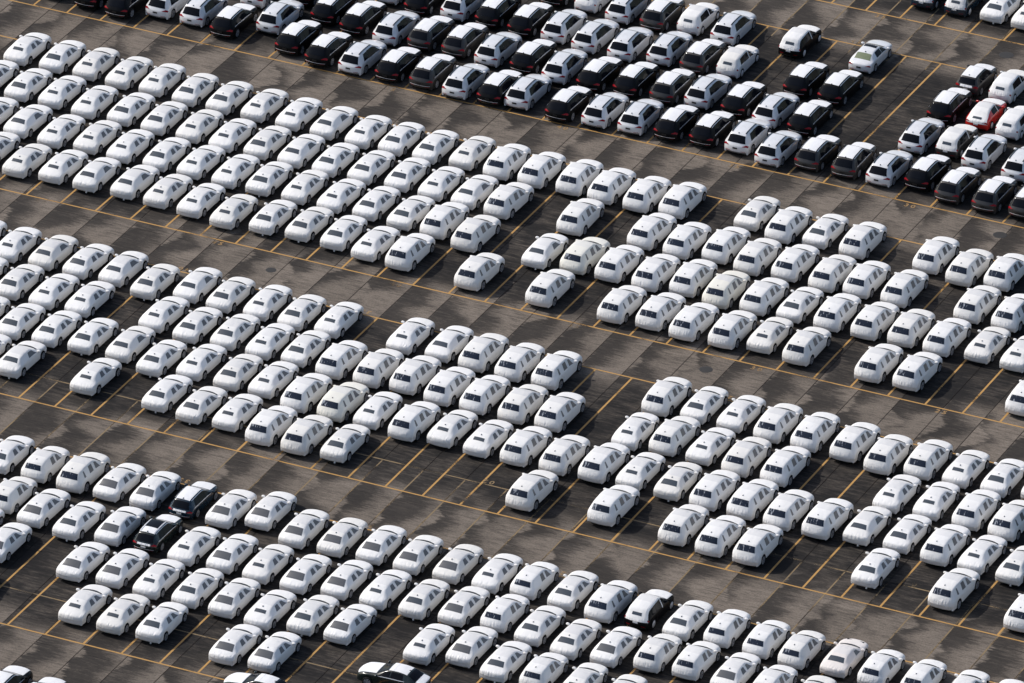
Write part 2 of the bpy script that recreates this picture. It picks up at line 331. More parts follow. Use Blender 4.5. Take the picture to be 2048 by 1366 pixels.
class Body:
    def __init__(s, K, wy, wr, sill, bow_r=.25, bow_f=.36, rB=.08, rC=.085, rD=.10, crown=.04):
        s.K, s.wy, s.wr, s.sill = K, wy, wr, sill
        s.bow_r, s.bow_f, s.rB, s.rC, s.rD, s.crown = bow_r, bow_f, rB, rC, rD, crown
        s.yr, s.yf = min(k[0] for k in K), max(k[0] for k in K)
        s.S = [0.0]
        for a, b in zip(K, K[1:]): s.S.append(s.S[-1] + math.hypot(a[0] - b[0], a[1] - b[1]))
        n = len(K); s.T = []
        for i in range(n):
            row = []
            for c in range(5):
                if i in (0, n - 1): j = 0 if i == 0 else n - 2; row.append((K[j + 1][c] - K[j][c]) / (s.S[j + 1] - s.S[j])); continue
                d0 = (K[i][c] - K[i - 1][c]) / (s.S[i] - s.S[i - 1]); d1 = (K[i + 1][c] - K[i][c]) / (s.S[i + 1] - s.S[i])
                row.append(0.0 if d0 * d1 <= 0 else 2 * d0 * d1 / (d0 + d1))
            s.T.append(row)
    def key(s, u):
        i = max(0, min(len(s.K) - 2, int(u))); f = u - i; h = s.S[i + 1] - s.S[i]
        f2, f3 = f * f, f * f * f
        return [(2*f3-3*f2+1)*s.K[i][c] + (f3-2*f2+f)*h*s.T[i][c] + (3*f2-2*f3)*s.K[i+1][c] + (f3-f2)*h*s.T[i+1][c] for c in range(5)]
    def zbot(s, y, u):
        z = s.sill
        for w in s.wy:
            d = abs(y - w)
            if d < s.wr: z = max(z, s.axle + math.sqrt(s.wr * s.wr - d * d))
        return z
    @property
    def axle(s): return s.wr - .055
    def P(s, u, t, sg=1):
        y, zt, zb, wb, wr = s.key(u)
        z0 = min(s.zbot(y, u), zb - .002)
        endf = 0 if u <= 2.2 or u >= len(s.K) - 3.2 else 1
        cr = min(s.crown, (zt - zb) * .45)
        A, B = (wb * .955, z0), (wb, z0 + (zb - z0) * .6)
        Cc, D = (wb * .985, zb), (wr, zt - cr)
        pts = [A, B, Cc, D]
        def lin(t):
            if t >= 3:
                x = wr * (4 - t); return (x, zt - cr * (x / wr) ** 2)
            i = int(t); f = t - i
            return (pts[i][0] * (1 - f) + pts[i + 1][0] * f, pts[i][1] * (1 - f) + pts[i + 1][1] * f)
        L = [math.dist(pts[i], pts[i + 1]) for i in range(3)] + [wr]
        for c, r in ((1, s.rB), (2, s.rC), (3, s.rD)):
            fm, fp = min(.42, r / max(L[c - 1], .01)), min(.42, r / max(L[c], .01))
            if c - fm < t < c + fp:
                q = (t - c + fm) / (fm + fp); a, b, d = lin(c - fm), lin(c), lin(c + fp)
                x = (1-q)**2*a[0] + 2*q*(1-q)*b[0] + q*q*d[0]; z = (1-q)**2*a[1] + 2*q*(1-q)*b[1] + q*q*d[1]
                break
        else: x, z = lin(t)
        rr = abs(x) / .95
        e = max(0, min(1, (s.yr + 1.0 - y) / 1.0)); e = e * e * (3 - 2 * e)
        y += s.bow_r * e * rr ** 3
        e = max(0, min(1, (y - s.yf + 1.2) / 1.2)); e = e * e * (3 - 2 * e)
        y -= s.bow_f * e * rr ** 2.6
        return Vector((sg * x, y, z))
    def u_at(s, y):
        lo, hi = 3.0, len(s.K) - 4.0
        for _ in range(40):
            m = (lo + hi) / 2
            if s.key(m)[0] < y: lo = m
            else: hi = m
        return lo
    def nrm(s, u, t, sg):
        e = .03
        a = s.P(min(u + e, len(s.K) - 1), t, sg) - s.P(max(u - e, 0), t, sg)
        t0, t1 = max(t - e, 0), t + e
        if t1 > 4: b = s.P(u, 8 - t1, -sg) - s.P(u, t0, sg)
        else: b = s.P(u, t1, sg) - s.P(u, t0, sg)
        n = a.cross(b) if sg > 0 else b.cross(a)
        return n.normalized() if n.length > 1e-9 else Vector((0, 0, 1))
    ROWS = [0, .4, .7, .88, 1, 1.12, 1.35, 1.65, 1.85, 1.93, 2.0, 2.08, 2.18, 2.4, 2.65, 2.82, 2.92, 3.0, 3.08, 3.2, 3.45, 3.75, 4.0]
    def mesh(s, name, mat, rag=0.0):
        us = []
        for i in range(len(s.K) - 1):
            n = max(2, int((s.S[i + 1] - s.S[i]) / .085) + 1)
            us += [i + k / n for k in range(n)]
        us.append(len(s.K) - 1.0)
        # extra stations hugging the wheel arches
        for w in s.wy:
            for a in (-1, 1):
                for f in (1.0, .985, .93, .84):
                    us.append(s.u_at(w + a * s.wr * f))
        us = sorted(set(us))
        rows = [(t, 1) for t in s.ROWS] + [(t, -1) for t in reversed(s.ROWS[:-1])]
        rnd = random.Random(len(name) * 3 + len(us))
        V, F = [], []
        for u in us:
            for (t, sg) in rows:
                p = s.P(u, t, sg)
                if rag:
                    p = p + Vector((rnd.gauss(0, rag * .5), rnd.gauss(0, rag * .5), rnd.gauss(0, rag * (1.6 if t < .1 else .5))))
                V.append(p)
        m = len(rows)
        for i in range(len(us) - 1):
            for j in range(m - 1):
                F.append((i * m + j, (i + 1) * m + j, (i + 1) * m + j + 1, i * m + j + 1))
        return mesh_from(name, V, F, mat, True)
    def patch(s, name, mat, quad, sg=1, nu=6, nt=5, off=.012, both=False, thick=True):
        """a panel lying on the body: quad = ((u,t) x 4) rear-low, front-low, front-high, rear-high"""
        V, F = [], []
        def pt(a, b):
            (u0, t0), (u1, t1), (u2, t2), (u3, t3) = quad
            u = (1-a)*(1-b)*u0 + a*(1-b)*u1 + a*b*u2 + (1-a)*b*u3
            t = (1-a)*(1-b)*t0 + a*(1-b)*t1 + a*b*t2 + (1-a)*b*t3
            g = sg
            if t > 4: t = 8 - t; g = -sg
            return s.P(u, t, g) , s.nrm(u, t, g)
        def put(o):
            n0 = len(V)
            for i in range(nu + 1):
                for j in range(nt + 1):
                    p, n = pt(i / nu, j / nt); V.append(p + n * o)
            return n0
        n0 = put(off)
        m = nt + 1
        for i in range(nu):
            for j in range(nt):
                f = (n0 + i*m + j, n0 + i*m + j + 1, n0 + (i+1)*m + j + 1, n0 + (i+1)*m + j)
                F.append(f[::-1] if sg > 0 else f)
        # rim down to the body
        n1 = put(-.004)
        ring = [j for j in range(m)] + [i*m + nt for i in range(1, nu + 1)] + [nu*m + j for j in range(nt - 1, -1, -1)] + [i*m for i in range(nu - 1, 0, -1)]
        for a, b in zip(ring, ring[1:] + ring[:1]):
            f = (n0 + a, n1 + a, n1 + b, n0 + b)
            F.append(f[::-1] if sg > 0 else f)
        return mesh_from(name, V, F, mat, False)
    def side(s, name, mat, ya0, ya1, yb0, yb1, h0, h1, sg, off=.012):
        u = s.u_at
        return s.patch(name, mat, ((u(ya0), 2 + h0), (u(ya1), 2 + h0), (u(yb1), 2 + h1), (u(yb0), 2 + h1)), sg, 6, 4, off)
    def top(s, name, mat, u0, u1, q0, q1, off=.012, nu=6, nt=10):
        """panel across the car between keys u0 (low/rear) and u1, half widths q0 / q1 of the roof width"""
        return s.patch(name, mat, ((u0, 4 - q0), (u1, 4 - q1), (u1, 4 + q1), (u0, 4 + q0)), 1, nu, nt, off)

def wheel_meshes(r, kind):
    w, n = .22, 24
    V, F = [], []
    prof = [(.62 * r, -w/2), (.93 * r, -w/2), (r, -w/2 + .035), (r, w/2 - .035), (.93 * r, w/2), (.68 * r, w/2), (.64 * r, w/2 - .05), (0.02, w/2 - .055)]
    for i in range(n):
        a = 2 * math.pi * i / n
        for (q, x) in prof: V.append((x, q * math.cos(a), q * math.sin(a)))
    k = len(prof)
    for i in range(n):
        for j in range(k - 1): F.append((i*k + j, i*k + j + 1, ((i+1) % n)*k + j + 1, ((i+1) % n)*k + j))
    ty = mesh_from('tyre', V, F, M['tyre'], True)
    V, F = [], []
    if kind == 'disc':
        n = 18; V = [(w/2 + .012, 0, 0)] + [(w/2 - .0, .66 * r * math.cos(2*math.pi*i/n), .66 * r * math.sin(2*math.pi*i/n)) for i in range(n)] + [(w/2 - .05, .7 * r * math.cos(2*math.pi*i/n), .7 * r * math.sin(2*math.pi*i/n)) for i in range(n)]
        F = [(0, 1 + i, 1 + (i+1) % n) for i in range(n)] + [(1 + i, 1 + n + i, 1 + n + (i+1) % n, 1 + (i+1) % n) for i in range(n)]
        return ty, mesh_from('wheel_cap', V, F, M['disc'], True)
    n = 24
    for i in range(n):
        a = 2 * math.pi * i / n
        for q, x in ((.62 * r, w/2 - .03), (.62 * r, w/2 + .002), (.69 * r, w/2 + .002), (.69 * r, w/2 - .03)): V.append((x, q * math.cos(a), q * math.sin(a)))
    for i in range(n):
        for j in range(3): F.append((i*4 + j, i*4 + j + 1, ((i+1) % n)*4 + j + 1, ((i+1) % n)*4 + j))
    for sp in range(5):
        a = 2 * math.pi * sp / 5 + .3
        for da in (-.14, .14):
            ca, sa = math.cos(a + da), math.sin(a + da); ta, tb = -sa, ca
            n0 = len(V)
            for (q, hw) in ((.05 * r, .032), (.64 * r, .022)):
                for sgn in (-1, 1):
                    for x in (w/2 - .045, w/2 - .004): V.append((x, q * ca + sgn * hw * ta, q * sa + sgn * hw * tb))
            F += [tuple(n0 + i for i in f) for f in ((1, 3, 7, 5), (0, 1, 5, 4), (3, 2, 6, 7), (4, 5, 7, 6))]
    return ty, mesh_from('rim', V, F, M['alloy'])
WHEELS = {(r, k): wheel_meshes(r, k) for r in (.335, .36, .38) for k in ('alloy', 'disc')}

def ellipsoid(name, rx, ry, rz, mat, seed=0):
    V, F = [], []; n, m = 10, 6
    for i in range(m + 1):
        ph = math.pi * i / m
        for j in range(n):
            th = 2 * math.pi * j / n
            c = lambda v: math.copysign(abs(v) ** .8, v)
            V.append((rx * c(math.sin(ph) * math.cos(th)), ry * c(math.sin(ph) * math.sin(th)), rz * c(math.cos(ph))))
    for i in range(m):
        for j in range(n): F.append((i*n + j, (i+1)*n + j, (i+1)*n + (j+1) % n, i*n + (j+1) % n))
    return mesh_from(name, V, F, mat, True)
MIRROR = {k: ellipsoid('mirror', .14, .085, .085, M[k]) for k in ('cover', 'cover_cream', 'white', 'black', 'grey', 'navy', 'red', 'charcoal', 'maroon')}
FIN = {}
for k in ('fin', 'black_trim', 'white'):
    V = [(-.022, -.08, 0), (.022, -.08, 0), (.028, .09, 0), (-.028, .09, 0), (-.010, -.08, .065), (.010, -.08, .065), (.010, -.02, .055), (-.010, -.02, .055)]
    F = [(0, 1, 5, 4), (1, 2, 6, 5), (2, 3, 7, 6), (3, 0, 4, 7), (4, 5, 6, 7)]
    FIN[k] = mesh_from('roof_antenna', V, F, M[k])
PLATE = {k: mesh_from('number_plate', *box_data(-.17, .17, -.012, .012, -.055, .055), M[k]) for k in ('plate', 'black_trim')}

PROTO = {}
def proto(key, name):
    e = bpy.data.objects.new(name, None); e.empty_display_size = .3
    PROTO[key] = dict(root=e, parts=[])
    return PROTO[key]['parts']
def under(b, half):
    V, F = box_data(-half, half, b.yr + .22, b.yf - .30, .19, .62)
    box_data(-half + .02, half - .02, b.yr + .4, b.yf - .5, .60, .86, V, F)
    return mesh_from('underbody', V, F, M['under'])
def wheels(L, b, r, track, kind):
    ty, ri = WHEELS[(r, kind)]
    for y in b.wy:
        for sg in (1, -1):
            L.append(('wheel', ty, (sg * track, y, r), 0 if sg > 0 else math.pi, [('wheel_cap' if kind == 'disc' else 'rim', ri)]))

# ---- cars under a full cover
def covered(key, name, K, wy, wr, rear, sides, fin, cover='cover', pane='pane_side', wr_r=.335, track=.80, width_half=.60, mz=1.02, my=.66, wk='alloy', sill=.27, rear_pane='pane'):
    b = Body(K, wy, wr, sill)
    L = proto(key, name)
    L.append(('cover', b.mesh('cover', M[cover], .002), (0, 0, 0), 0, []))
    L.append(('underbody', under(b, width_half), (0, 0, 0), 0, []))
    wheels(L, b, wr_r, track, wk)
    u0, u1, q0, q1 = rear
    L.append(('rear_window', b.top('rear_window', M[rear_pane], u0, u1, q0, q1), (0, 0, 0), 0, []))
    for w in sides:
        for sg in (1, -1): L.append(('side_window', b.side('side_window', M[pane], *w, sg), (0, 0, 0), 0, []))
    # dark slit between windscreen and bonnet, bowed forward
    V, F = [], []
    for i in range(25):
        q = -1 + 2 * i / 24
        uu = 12.62 + .38 * (1 - q * q)
        for du, o in ((0, .010), (.35 + .85 * (1 - q ** 4), .012)):
            t = 4 - abs(q) * 1.10; sg = 1 if q >= 0 else -1
            V.append(b.P(uu + du, t, sg) + b.nrm(uu + du, t, sg) * o)
    for i in range(24): F.append((2*i, 2*i + 2, 2*i + 3, 2*i + 1))
    L.append(('windscreen_slit', mesh_from('windscreen_slit', V, F, M['black_trim']), (0, 0, 0), 0, []))
    for sg in (1, -1): L.append(('mirror', MIRROR[cover], (sg * (K[13][3] + .055), my, mz), 0, []))
    if key in 'bm': L.append(('tow_eye_tag', mesh_from('tow_eye_tag', *box_data(-.05, .05, -.03, .03, -.05, .05), M['plate']), (.28, K[1][0] + .05, .235), 0, []))
    if fin is not None:
        u = b.u_at(fin); p = b.P(u, 4)
        L.append(('roof_antenna', FIN['fin'], (0, p.y, p.z - .005), 0, []))
    return b

SW2 = [(-.95, -.44, -.80, -.47, .15, .82), (-.20, .48, -.16, .12, .15, .82)]
W28 = (-1.40, 1.40)
covered('s', 'covered_sedan', SEDAN, W28, .385, (6.35, 6.85, .62, .62), SW2, -1.22)
covered('m', 'covered_sedan', SEDAN, W28, .385, (6.15, 6.98, .88, .80), SW2, -1.20)
covered('g', 'covered_sedan', SEDAN, W28, .355, (5.95, 7.12, 1.0, .90), SW2, -1.12, rear_pane='pane_mid')
covered('b', 'covered_sedan', COUPE, W28, .385, (6.25, 6.98, .86, .76), [(-.55, .50, -.40, .16, .16, .80)], None)
covered('c', 'covered_coupe', scaled(SEDAN, .955, .93, 1.0), (-1.32, 1.32), .355, (6.3, 7.15, .86, .80), [(-.25, .45, -.2, .14, .16, .78)], None, cover='cover_cream', mz=.96)
SW3 = [(-1.75, -1.52, -1.67, -1.55, .16, .80), (-.97, -.46, -.91, -.49, .15, .84), (-.16, .46, -.13, .14, .15, .84)]
W30 = (-1.49, 1.49)
covered('a', 'covered_suv', LARGE, W30, .43, (4.75, 6.0, .88, .86), SW3, -1.78, pane='pane_side', rear_pane='pane_dark', wr_r=.38, track=.84, mz=1.17, my=.70, sill=.31)
SWT = [(-.86, -.38, -.80, -.42, .13, .86), (-.18, .44, -.14, .14, .13, .86)]
covered('t', 'covered_suv', COMPACT, (-1.30, 1.30), .385, (4.75, 5.9, .84, .82), SWT, -1.42, wr_r=.36, track=.79, mz=1.10, my=.70, rear_pane='pane_dark', sill=.29)

# ---- bare cars, some with white film or a half cover
def bare(key, name, K, wy, wr, paint, wr_r, track, half, mz, my, films=(), chrome=None, rails=False, plate='black_trim', rear='glass', wk='alloy', cutoff=None,
         fin=None, fin_mat='black_trim', hatch=True, lamps='large', sill=.25, quarter=True, sunroof=None, halfcover=False, rearfilm=False):
    b = Body(K, wy, wr, sill, bow_r=.30, rB=.07, rC=.065, rD=.085)
    L = proto(key, name)
    A = lambda n, me, loc=(0, 0, 0), sub=(): L.append((n, me, loc, 0, list(sub)))
    A('body', b.mesh('body', M[paint]))
    A('underbody', under(b, half)); wheels(L, b, wr_r, track, wk)
    roof = K[9][1] > 1.5
    if not halfcover:
        u0, u1 = (4.4, 5.95) if roof else (6.02, 7.2)
        A('rear_window', b.top('rear_window', M[rear], u0, u1, .97 if roof else .98, .93, nu=8))
        A('windscreen', b.top('windscreen', M['glass'], 13.0, 11.25, .98, .97, nu=8))
    y_end = -1.95 if (roof and quarter) else -1.0
    k = K[0][0] / -2.44
    win = [(-1.10 * k, -.18 * k, -1.02 * k, -.22 * k, .10, .88), (-.12 * k, .74 * k, -.12 * k, .36 * k, .10, .88)]
    if roof and quarter: win = [(-1.72 * k, -1.02 * k, -1.52 * k, -1.00 * k, .12, .82), (-1.00 * k, -.14 * k, -.98 * k, -.16 * k, .08, .86), (-.12 * k, .80 * k, -.14 * k, .36 * k, .08, .86)]
    for w in win:
        for sg in (1, -1): A('side_window', b.side('side_window', M['glass'], *w, sg))
    if chrome:
        for sg in (1, -1):
            A('window_trim', b.side('window_trim', M[chrome], -2.02 * k if roof else -1.2, .76 * k, -2.02 * k if roof else -1.2, .76 * k, -.02, .075, sg, .016))
            if roof: A('window_trim', b.side('window_trim', M[chrome], -1.84 * k, .40 * k, -1.84 * k, .36 * k, .91, .98, sg, .016))
    for (n, u0, u1, q0, q1) in films:
        A(n, b.top(n, M['film'], u0, u1, q0, q1, .010, 10, 10))
    if halfcover:   # cloth over the roof and tailgate with one small opening
        for nm, quad in (('roof_cover', ((2.75, 2.55), (11.3, 2.96), (11.3, 5.04), (2.75, 5.45))), ('bonnet_cover', ((13.25, 2.75), (17.3, 2.7), (17.3, 5.3), (13.25, 5.25)))):
            A(nm, b.patch(nm, M['cover'], quad, 1, 26, 14, .016))
        A('windscreen', b.top('windscreen', M['glass'], 13.0, 11.4, .98, .97, nu=8))
        A('rear_window', b.top('rear_window', M['pane'], 4.85, 5.5, .50, .50, .030))
        for sg in (1, -1): A('pillar_strap', b.side('pillar_strap', M['cover'], -.17 * k, -.07 * k, -.17 * k, -.07 * k, -.15, .98, sg, .02))
    if sunroof: A('sunroof', b.top('sunroof', M['glass'], *sunroof, .018, 8, 10))
    if rails:
        for sg in (1, -1):
            A('roof_rail', b.patch('roof_rail', M[rails], ((7.0, 3.08), (10.8, 3.08), (10.8, 3.20), (7.0, 3.20)), sg, 10, 2, .035))
    # lamps wrap the rear corners
    if lamps == 'large': lq = ((2.9, 2.45), (3.6, 2.05), (4.0, 3.02), (3.2, 3.42))
    elif lamps == 'small': lq = ((2.9, 2.25), (3.5, 2.1), (3.7, 2.75), (3.0, 2.85))
    else: lq = ((3.05, 2.45), (3.75, 2.15), (3.9, 3.05), (3.25, 3.40))
    for sg in (1, -1): A('tail_lamp', b.patch('tail_lamp', M['lamp'], lq, sg, 4, 5, .018))
    # plate and lower bumper band
    p = b.P(2.45, 4); A('number_plate', PLATE[plate], (0, p.y - .02, p.z))
    A('bumper_band', b.patch('bumper_band', M['black_trim' if paint != 'black' else 'charcoal'], ((.35, 2.9), (.95, 2.9), (.95, 5.1), (.35, 5.1)), 1, 3, 12, .008))
    for sg in (1, -1): A('rear_reflector', b.patch('rear_reflector', M['lamp'], ((1.3, 3.12), (1.42, 3.12), (1.42, 3.5), (1.3, 3.5)), sg, 2, 4, .010))
    if chrome: A('bumper_trim', b.patch('bumper_trim', M['chrome'], ((1.6, 3.02), (1.72, 3.02), (1.72, 4.98), (1.6, 4.98)), 1, 1, 14, .012))
    for sg in (1, -1): A('mirror', MIRROR[paint], (sg * (K[13][3] + .10), my, mz))
    if fin is not None:
        u = b.u_at(fin); p = b.P(u, 4); A('roof_antenna', FIN[fin_mat], (0, p.y, p.z + .004))
    return b
FILM = [('roof_film', 6.7, 11.0, .88, .88), ('bonnet_film', 13.5, 17.2, .98, .98)]
for key, paint in (('k', 'black'), ('y', 'grey')):
    bare(key, 'parked_suv', ESTATE, W30, .41, paint, .38, .83, .62, 1.15, .72, FILM, 'chrome', False, fin=-1.90)
bare('w', 'parked_suv', ESTATE, W30, .41, 'white', .38, .83, .62, 1.15, .72, (), None, 'charcoal', fin=-1.90, fin_mat='fin')
for key, paint in (('P', 'white'), ('PK', 'black'), ('PN', 'navy'), ('PM', 'maroon'), ('PG', 'grey')):
    bare(key, 'half_covered_suv', SMALL, W28, .38, paint, .36, .79, .60, 1.10, .74, halfcover=True, plate='plate', wk='disc', lamps='small')
bare('J', 'parked_sedan', SEDAN, (-1.33, 1.33), .355, 'white', .335, .80, .60, 1.02, .74, (), None, False, rear='pane_green', fin=-1.2, quarter=False, lamps='sedan', sunroof=(9.4, 10.6, .85, .85))
bare('D', 'parked_sedan', SEDAN, W28, .365, 'charcoal', .335, .81, .60, 1.02, .74, [('roof_film', 7.5, 10.9, .95, .95), ('bonnet_film', 13.4, 17.3, .99, .99), ('boot_film', 4.1, 5.9, .95, .98)], 'chrome', fin=-1.2, quarter=False, lamps='sedan')
bare('RB', 'half_covered_coupe', ROUND, (-1.27, 1.27), .36, 'red', .335, .80, .60, 1.02, .62, (), None, plate='plate', wk='disc', halfcover=True, quarter=False, lamps='large')
bare('N', 'parked_wagon', WAGON, (-1.34, 1.34), .365, 'navy', .335, .79, .58, 1.0, .78, FILM + [('tailgate_film', 3.1, 3.95, .62, .62)], 'chrome', fin=-1.68, plate='plate')
bare('NB', 'parked_wagon', WAGON, (-1.34, 1.34), .365, 'charcoal', .335, .79, .58, 1.0, .78, [('roof_film', 6.75, 8.3, .97, .97), FILM[1], ('tailgate_film', 3.1, 3.95, .62, .62)], 'chrome', 'chrome', fin=-1.68, plate='plate', sunroof=(8.2, 10.9, .9, .88))
bare('C', 'parked_suv', COMPACT, (-1.31, 1.31), .375, 'grey', .36, .79, .60, 1.10, .72, FILM + [('tailgate_film', 3.1, 3.95, .62, .62)], None, fin=-1.60, plate='plate')

# ---------------------------------------------------------------- the cars, each where it stands (x, y in metres)
FLEET = {
 's': [(-50.16,24.55),(-44.61,24.63),(-41.82,24.43),(-39.16,24.49),(-50.13,19.4),(-44.64,19.39),(-41.82,19.02),(-33.39,19.0),(-30.66,18.78),(-47.29,14.0),(-41.77,13.73),(-39.05,14.08),(-36.31,13.86),(-30.72,13.91),(-27.9,13.75),(-44.61,9.09),(-41.75,8.45),(-39.04,8.79),(-30.77,24.17),(-27.96,24.03),(-22.3,23.74),(-14.28,24.12),(12.55,63.84),(-30.73,8.75),(-28.01,8.53),(-25.2,8.06),(-36.29,-3.45),(-30.73,-8.57),(-28.02,-8.44),(-22.46,-8.14),(-39.06,-3.44),(-30.77,-18.58),(-14.22,8.16),(-22.45,13.78),(-19.58,13.72),(-14.16,18.7),(-16.92,-3.32),(-11.45,-3.37),(-6.07,-3.25),(-14.23,-8.4),(15.76,8.14),(29.58,13.68),(32.24,13.61),(-17.01,-13.26),(-22.44,-18.37),(-11.6,-18.63),(-11.55,-13.3),(-3.36,-14.03),(2.21,-14.07),(4.95,-14.25),(15.92,-13.78),(18.61,-3.24),(13.28,-8.8),(18.65,-8.42),(35.1,-3.53),(32.34,-8.84),(35.06,-8.57),(-5.84,-36.53),(-5.89,-41.53),(-8.57,-46.72),(-5.83,-46.71),(13.36,-30.79),(-0.47,-36.48),(7.82,-36.07),(2.36,-41.89),(13.41,-41.25),(24.32,-41.37),(40.57,-13.96)],
 'm': [(-47.32,24.6),(-36.33,24.16),(-33.57,24.14),(-47.35,19.32),(-38.98,19.19),(-36.22,18.99),(-33.44,13.91),(-19.71,23.82),(-17.01,23.8),(-27.93,18.87),(-22.42,18.65),(-19.66,18.74),(-16.89,18.86),(10.08,63.97),(-30.73,-3.44),(-25.23,-4.05),(-19.71,-3.42),(-33.52,-8.41),(-19.7,-8.51),(-16.97,-8.24),(-30.73,-13.59),(-28.0,-13.41),(-25.31,-13.22),(-36.3,-8.45),(-33.4,-13.65),(-22.37,8.53),(-19.64,8.74),(-16.92,8.63),(-25.27,13.8),(-16.87,13.79),(-14.09,13.58),(-14.19,-3.55),(7.56,24.71),(12.93,24.38),(15.79,13.26),(-19.7,-13.95),(-14.15,-13.44),(-17.05,-18.34),(-14.24,-18.76),(-22.47,-30.92),(-11.6,-8.22),(-3.28,-19.21),(18.7,-13.9),(15.88,-3.22),(37.84,-3.51),(40.56,-3.03),(-14.11,-36.91),(-3.1,-41.46),(-3.12,-46.54),(10.59,-36.07),(5.11,-41.24),(18.76,-41.07),(18.71,-30.63),(26.96,-30.82),(18.75,-35.83),(21.54,-36.36),(35.1,-13.61),(43.33,-14.18),(35.04,-18.82),(46.42,-31.06)],
 'b': [(-44.62,14.07),(-25.11,23.91),(-25.2,18.78),(-36.37,8.78),(-33.45,8.97),(-33.5,-3.37),(-28.05,-3.33),(-22.39,-3.16),(-11.5,18.59),(-3.26,12.57),(-28.1,-18.49),(-22.5,-13.13),(-3.21,-3.1),(32.31,-13.78)],
 'k': [(-53.19,35.88),(-50.01,35.48),(-47.27,35.06),(-38.95,35.62),(-33.5,35.29),(-30.71,34.55),(-25.1,34.59),(-16.94,34.54),(-33.44,41.08),(-30.77,40.44),(-36.27,43.09),(-28.08,45.68),(-22.56,46.16),(-16.98,40.3),(-19.78,45.86),(-19.87,51.65),(-11.44,34.4),(-3.28,35.17),(-0.61,35.42),(-11.49,39.88),(-8.79,40.29),(-0.56,40.9),(2.13,46.0),(4.88,45.9),(4.89,40.34),(15.81,36.12),(13.02,46.81),(-8.13,-58.72),(-5.43,-58.99)],
 'w': [(-44.56,36.4),(-41.78,36.37),(-27.97,34.5),(-19.62,34.37),(-36.27,37.81),(-27.91,40.03),(-19.79,40.24),(-39.27,41.28),(-30.84,46.34),(-25.27,46.06),(-17.14,45.95),(-14.9,34.86),(-8.72,34.7),(-6.01,34.89),(2.12,35.55),(-14.31,39.88),(-3.39,40.92),(-14.43,45.51),(-11.6,45.45),(-8.76,46.11),(-14.34,51.17),(-6.05,51.5),(2.16,40.4),(4.82,34.74),(13.1,35.49),(13.1,41.37),(18.1,41.01),(21.35,40.58)],
 'y': [(-22.38,34.67),(-25.27,40.41),(-22.56,40.5),(-5.98,40.47),(-6.07,46.03),(-11.61,51.23),(7.62,35.4),(10.37,35.48),(18.47,35.25),(21.32,35.09),(24.06,35.34)],
 'a': [(-11.43,23.82),(-8.69,23.8),(-11.47,7.98),(-11.41,13.45),(-8.62,12.66),(-5.92,7.5),(-8.73,18.35),(-5.81,23.95),(-3.24,23.78),(-0.48,23.73),(2.13,24.03),(-3.19,18.35),(2.18,18.62),(4.95,18.46),(7.67,19.05),(10.33,18.44),(-0.42,13.07),(2.21,13.06),(5.03,12.96),(7.67,13.42),(10.4,12.86),(13.16,13.13),(-0.51,7.49),(4.91,7.53),(7.72,7.78),(10.38,7.44),(13.2,7.59),(10.3,23.95),(15.87,24.16),(21.3,24.39),(24.1,23.73),(26.7,24.28),(13.05,18.78),(15.97,18.51),(18.46,18.74),(21.31,18.72),(26.72,18.81),(29.5,18.84),(18.59,13.24),(21.39,13.28),(24.03,13.44),(18.7,7.69),(26.73,13.33),(-16.86,-31.0),(-8.66,-8.69),(-5.9,-8.66),(-3.25,-8.4),(-0.48,-8.82),(2.15,-8.82),(-8.7,-19.38),(-6.0,-19.48),(-8.68,-14.11),(-5.91,-14.13),(-0.45,-14.43),(-0.53,-3.32),(2.26,-3.46),(4.98,-3.35),(5.01,-8.86),(7.7,-8.74),(7.72,-14.2),(10.52,-14.14),(10.67,-19.61),(13.32,-13.94),(21.44,-14.06),(24.19,-14.06),(13.19,-3.42),(15.97,-8.32),(21.44,-8.83),(16.33,-19.02),(24.06,7.65),(26.87,7.75),(35.05,7.86),(21.42,-3.47),(24.14,-3.47),(27.09,-3.57),(29.75,-4.15),(32.41,-3.61),(24.28,-8.82),(37.95,-8.63),(40.66,-8.84),(26.89,-14.32),(21.55,-19.38),(24.32,-19.64),(27.0,-19.64),(21.56,-30.94),(29.66,-14.24),(37.97,-14.0),(40.75,-19.23),(46.22,-19.73)],
 'P': [(-17.16,51.69),(-3.52,46.5),(-8.96,51.7),(15.64,51.82),(18.36,46.5)],
 'PK': [(-0.82,51.67),(24.16,-30.7)],
 'J': [(4.72,51.81)],
 'PG': [(15.67,41.76)],
 'RB': [(15.85,46.84)],
 'C': [(13.09,51.69)],
 'PN': [(4.57,63.73),(7.23,63.74)],
 't': [(-19.65,-31.08),(-19.61,-35.84),(16.06,-35.41),(15.95,-30.62),(29.67,-30.7),(32.5,-30.85),(27.0,-35.68),(29.6,-35.44),(21.52,-41.25),(35.22,-36.0),(35.06,-31.05),(40.59,-30.99),(43.48,-30.96)],
 'g': [(-14.16,-30.98),(-11.54,-30.93),(-5.97,-30.88),(-16.97,-36.44),(-3.51,-29.94),(-17.04,-41.71),(-16.23,-47.8),(-19.71,-40.5),(-11.38,-36.32),(-3.17,-36.29),(-11.33,-41.71),(-8.64,-41.33),(-0.41,-41.54),(2.4,-46.98),(-0.49,-31.14),(2.25,-31.03),(4.98,-30.8),(7.7,-30.89),(10.54,-30.81),(2.3,-36.56),(5.02,-36.04),(13.29,-35.75),(7.78,-41.23),(16.0,-40.31),(5.06,-46.71),(24.25,-36.08),(32.45,-35.7),(27.16,-41.59),(37.96,-36.21),(49.11,-31.04)],
 'N': [(-8.71,-30.93)],
 'NB': [(-8.74,-36.04)],
 'D': [(13.24,-46.39),(6.2,-51.52)],
 'c': [(37.87,-30.68)],
}
